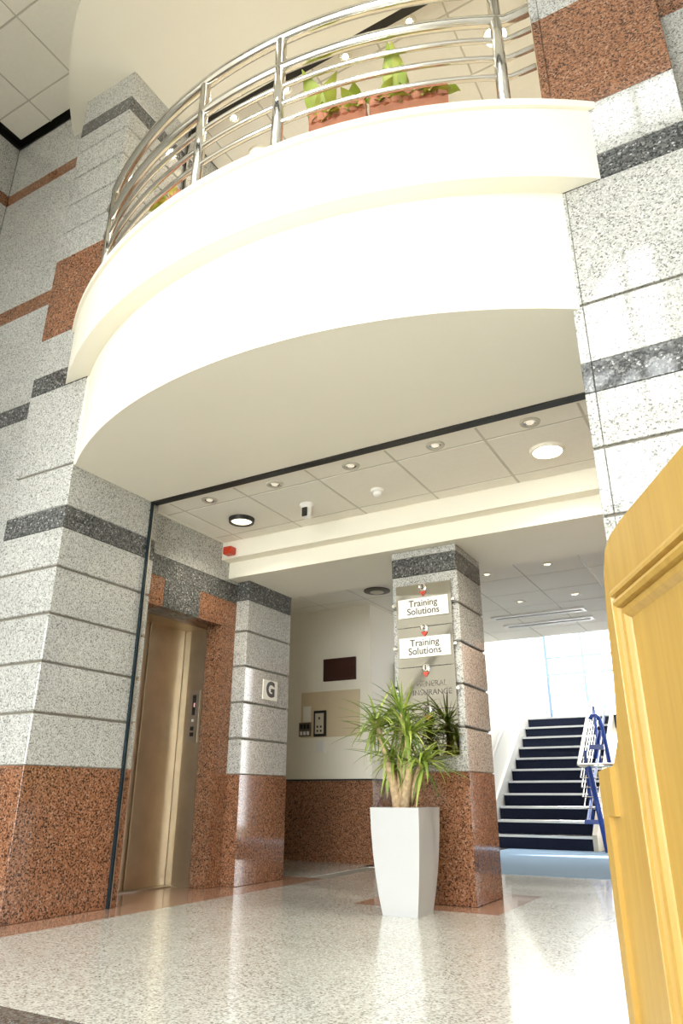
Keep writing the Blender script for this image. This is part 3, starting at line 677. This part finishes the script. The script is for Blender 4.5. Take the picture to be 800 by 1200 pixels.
# ---- staircase
st = empty('staircase', (-4.3, 15.7, 0), label='navy carpeted stairs with pale nosings leading up to the windows', cat='stairs')
RI, RU, SX0, SX1 = .267, .372, -5.30, -3.22
for i in range(11):
    y = 15.7+i*RU
    s = box('step', SX0, SX1, y, y+RU+.25 if i < 10 else 19.4+.4, i*RI+(.006 if i == 0 else 0), (i+1)*RI-.012, NAVY, st)
    box('nosing', SX0, SX1, y-.03, y+.05, (i+1)*RI-.045, (i+1)*RI, NOSE, s)
def slope(y): return (y-15.7)/RU*RI
prism('stringer', [(SX0-.07, 15.35, 0), (SX0-.07, 15.45, .34), (SX0-.07, 19.5, slope(19.5)+.52), (SX0-.07, 19.5, slope(19.5)-.2), (SX0-.07, 16.2, 0)], (.065, 0, 0), WHITEP, st)
prism('stringer', [(SX1+.005, 15.6, 0), (SX1+.005, 15.6, .30), (SX1+.005, 19.5, slope(19.5)+.30), (SX1+.005, 19.5, slope(19.5)-.3), (SX1+.005, 16.3, 0)], (.09, 0, 0), CREAMP, st)
hw = empty('wall_handrail', (-5.3, 17, 1.5), label='white handrail on brackets along the wall beside the stairs', cat='handrail')
tube('rail', [(-5.27, 15.5, 1.40), (-5.27, 19.5, 1.40+4*RI/RU)], .04, WHITEP, hw)
for y in (15.9, 17.1, 18.3): tube('bracket', [(-5.27, y, 1.36+(y-15.5)*RI/RU), (-5.375, y, 1.25+(y-15.5)*RI/RU)], .018, STEEL, hw, 6)
# balustrade
bs = empty('stair_balustrade', (-3.2, 15.5, 0), label='blue and steel balustrade beside the stairs', cat='balustrade')
k_ = RI/RU
tube('handrail', [(-2.30, 15.5, 1.58), (-3.27, 15.5, 1.58), (-3.30, 15.53, 1.59), (-3.30, 19.4, 1.58+3.9*k_)], .042, CHROME, bs, 12)
for z in (1.345, 1.17, .99, .79):
    tube('rod', [(-2.35, 15.5, z), (-3.29, 15.5, z), (-3.29, 19.3, z+3.8*k_)], .013, CHROME, bs, 8)
box('bottom_rail', -3.31, -2.35, 15.47, 15.53, .50, .58, BLUE, bs)
prism('sloping_rail', [(-3.27, 15.53, .50), (-3.27, 15.53, .58), (-3.27, 19.3, .58+3.77*k_), (-3.27, 19.3, .50+3.77*k_)], (.05, 0, 0), BLUE, bs)
tube('post', [(-2.93, 15.5, .006), (-3.02, 15.5, .8), (-3.10, 15.5, 1.55)], .055, BLUE, bs, 10)
tube('post', [(-3.27, 16.1, .1), (-3.27, 16.1, 1.90)], .035, BLUE, bs, 10)
tube('post', [(-3.26, 17.6, 1.5), (-3.26, 17.6, 2.95)], .035, BLUE, bs, 10)
tube('curved_post', [(-3.24, 16.9, 2.60), (-3.18, 16.9, 2.68), (-3.10, 16.9, 2.68), (-3.03, 16.88, 2.60), (-2.99, 16.85, 2.40), (-2.90, 16.7, 1.6), (-2.88, 16.65, 1.2)], .045, BLUE, bs, 10)
tube('brace', [(-3.12, 16.3, 1.75), (-2.95, 16.3, 2.3)], .045, BLUE, bs, 8)
box('cross_plate', -3.2, -2.9, 16.25, 16.35, 1.92, 2.02, BLUE, bs)

# ---- oak reception desk close to the camera
DK = Vector((-.437, .899, 0)).normalized(); DN = Vector((DK.y, -DK.x, 0)); D0 = Vector((-.36, 1.961, 0))
def dp(s, z, n=0): return D0+DK*s+DN*n+Vector((0, 0, z))
ds = empty('reception_desk', (-.25, 1.75, 0), label='golden oak reception desk with a moulded end panel, close by', cat='desk')
out = [(-.02, .0), (-.02, .953), (-.045, 1.055), (-.105, 1.075), (-.15, 1.12), (-.172, 1.19), (-.187, 1.26), (-.198, 1.36), (-.212, 1.45), (-.228, 1.51), (-.258, 1.556), (-.31, 1.575), (-.40, 1.582), (-1.25, 1.582), (-1.25, 0)]
prism('end_panel', [dp(s, z) for s, z in out], DN*.06, OAK, ds)
prism('worktop', [dp(0, .957, -.012), dp(0, 1.058, -.012), dp(-.10, 1.066, -.012), dp(-.10, .957, -.012)], DN*1.1, OAK, ds)
prism('edge_strip', [dp(.002, 0, -.012), dp(.002, .9568, -.012), dp(-.045, .9568, -.012), dp(-.045, 0, -.012)], DN*.075, OAK, ds)
prism('front_panel', [dp(-.06, 0, .062), dp(-.06, .955, .062), dp(-.10, .955, .062), dp(-.10, 0, .062)], DN*1.0, OAK, ds)
prism('counter_top', [dp(-.30, 1.53, .062), dp(-.30, 1.58, .062), dp(-1.25, 1.58, .062), dp(-1.25, 1.53, .062)], DN*1.0, OAK, ds)
prism('back_panel', [dp(-.215, 1.06, .062), dp(-.32, 1.53, .062), dp(-.36, 1.53, .062), dp(-.25, 1.06, .062)], DN*1.0, OAK, ds)
def mould(name, a, b, inner, w=.085):
    """stepped moulding strip from a to b (s,z), its width toward 'inner' (s,z direction), mitred ends"""
    a, b, iv = Vector(a), Vector(b), Vector(inner)
    t = (b-a).normalized()
    sect = [(0, .002), (.004, -.012), (.016, -.020), (.024, -.020), (.028, -.009), (.033, -.009), (.037, -.020), (.046, -.024), (.055, -.020), (.058, -.008), (.063, -.008), (.066, -.015), (.075, -.012), (.083, -.004), (.088, .002)]
    vs, fs = [], []
    for q, s in ((a, 1), (b, -1)):
        for d, h in sect:
            p = q+iv*d+t*s*d; vs.append(dp(p.x, p.y, h))
    n = len(sect)
    for i in range(n): fs.append([i, (i+1) % n, n+(i+1) % n, n+i])
    fs += [list(range(n))[::-1], list(range(n, 2*n))]
    return mesh(name, vs, fs, OAK, ds)
mould('panel_moulding', (-.289, 1.448), (-1.15, 1.448), (0, -1))
mould('panel_moulding', (-.289, .12), (-.289, 1.448), (-1, 0))
mould('panel_moulding', (-1.15, 1.448), (-1.15, .12), (1, 0))
mould('panel_moulding', (-1.15, .12), (-.289, .12), (0, 1))
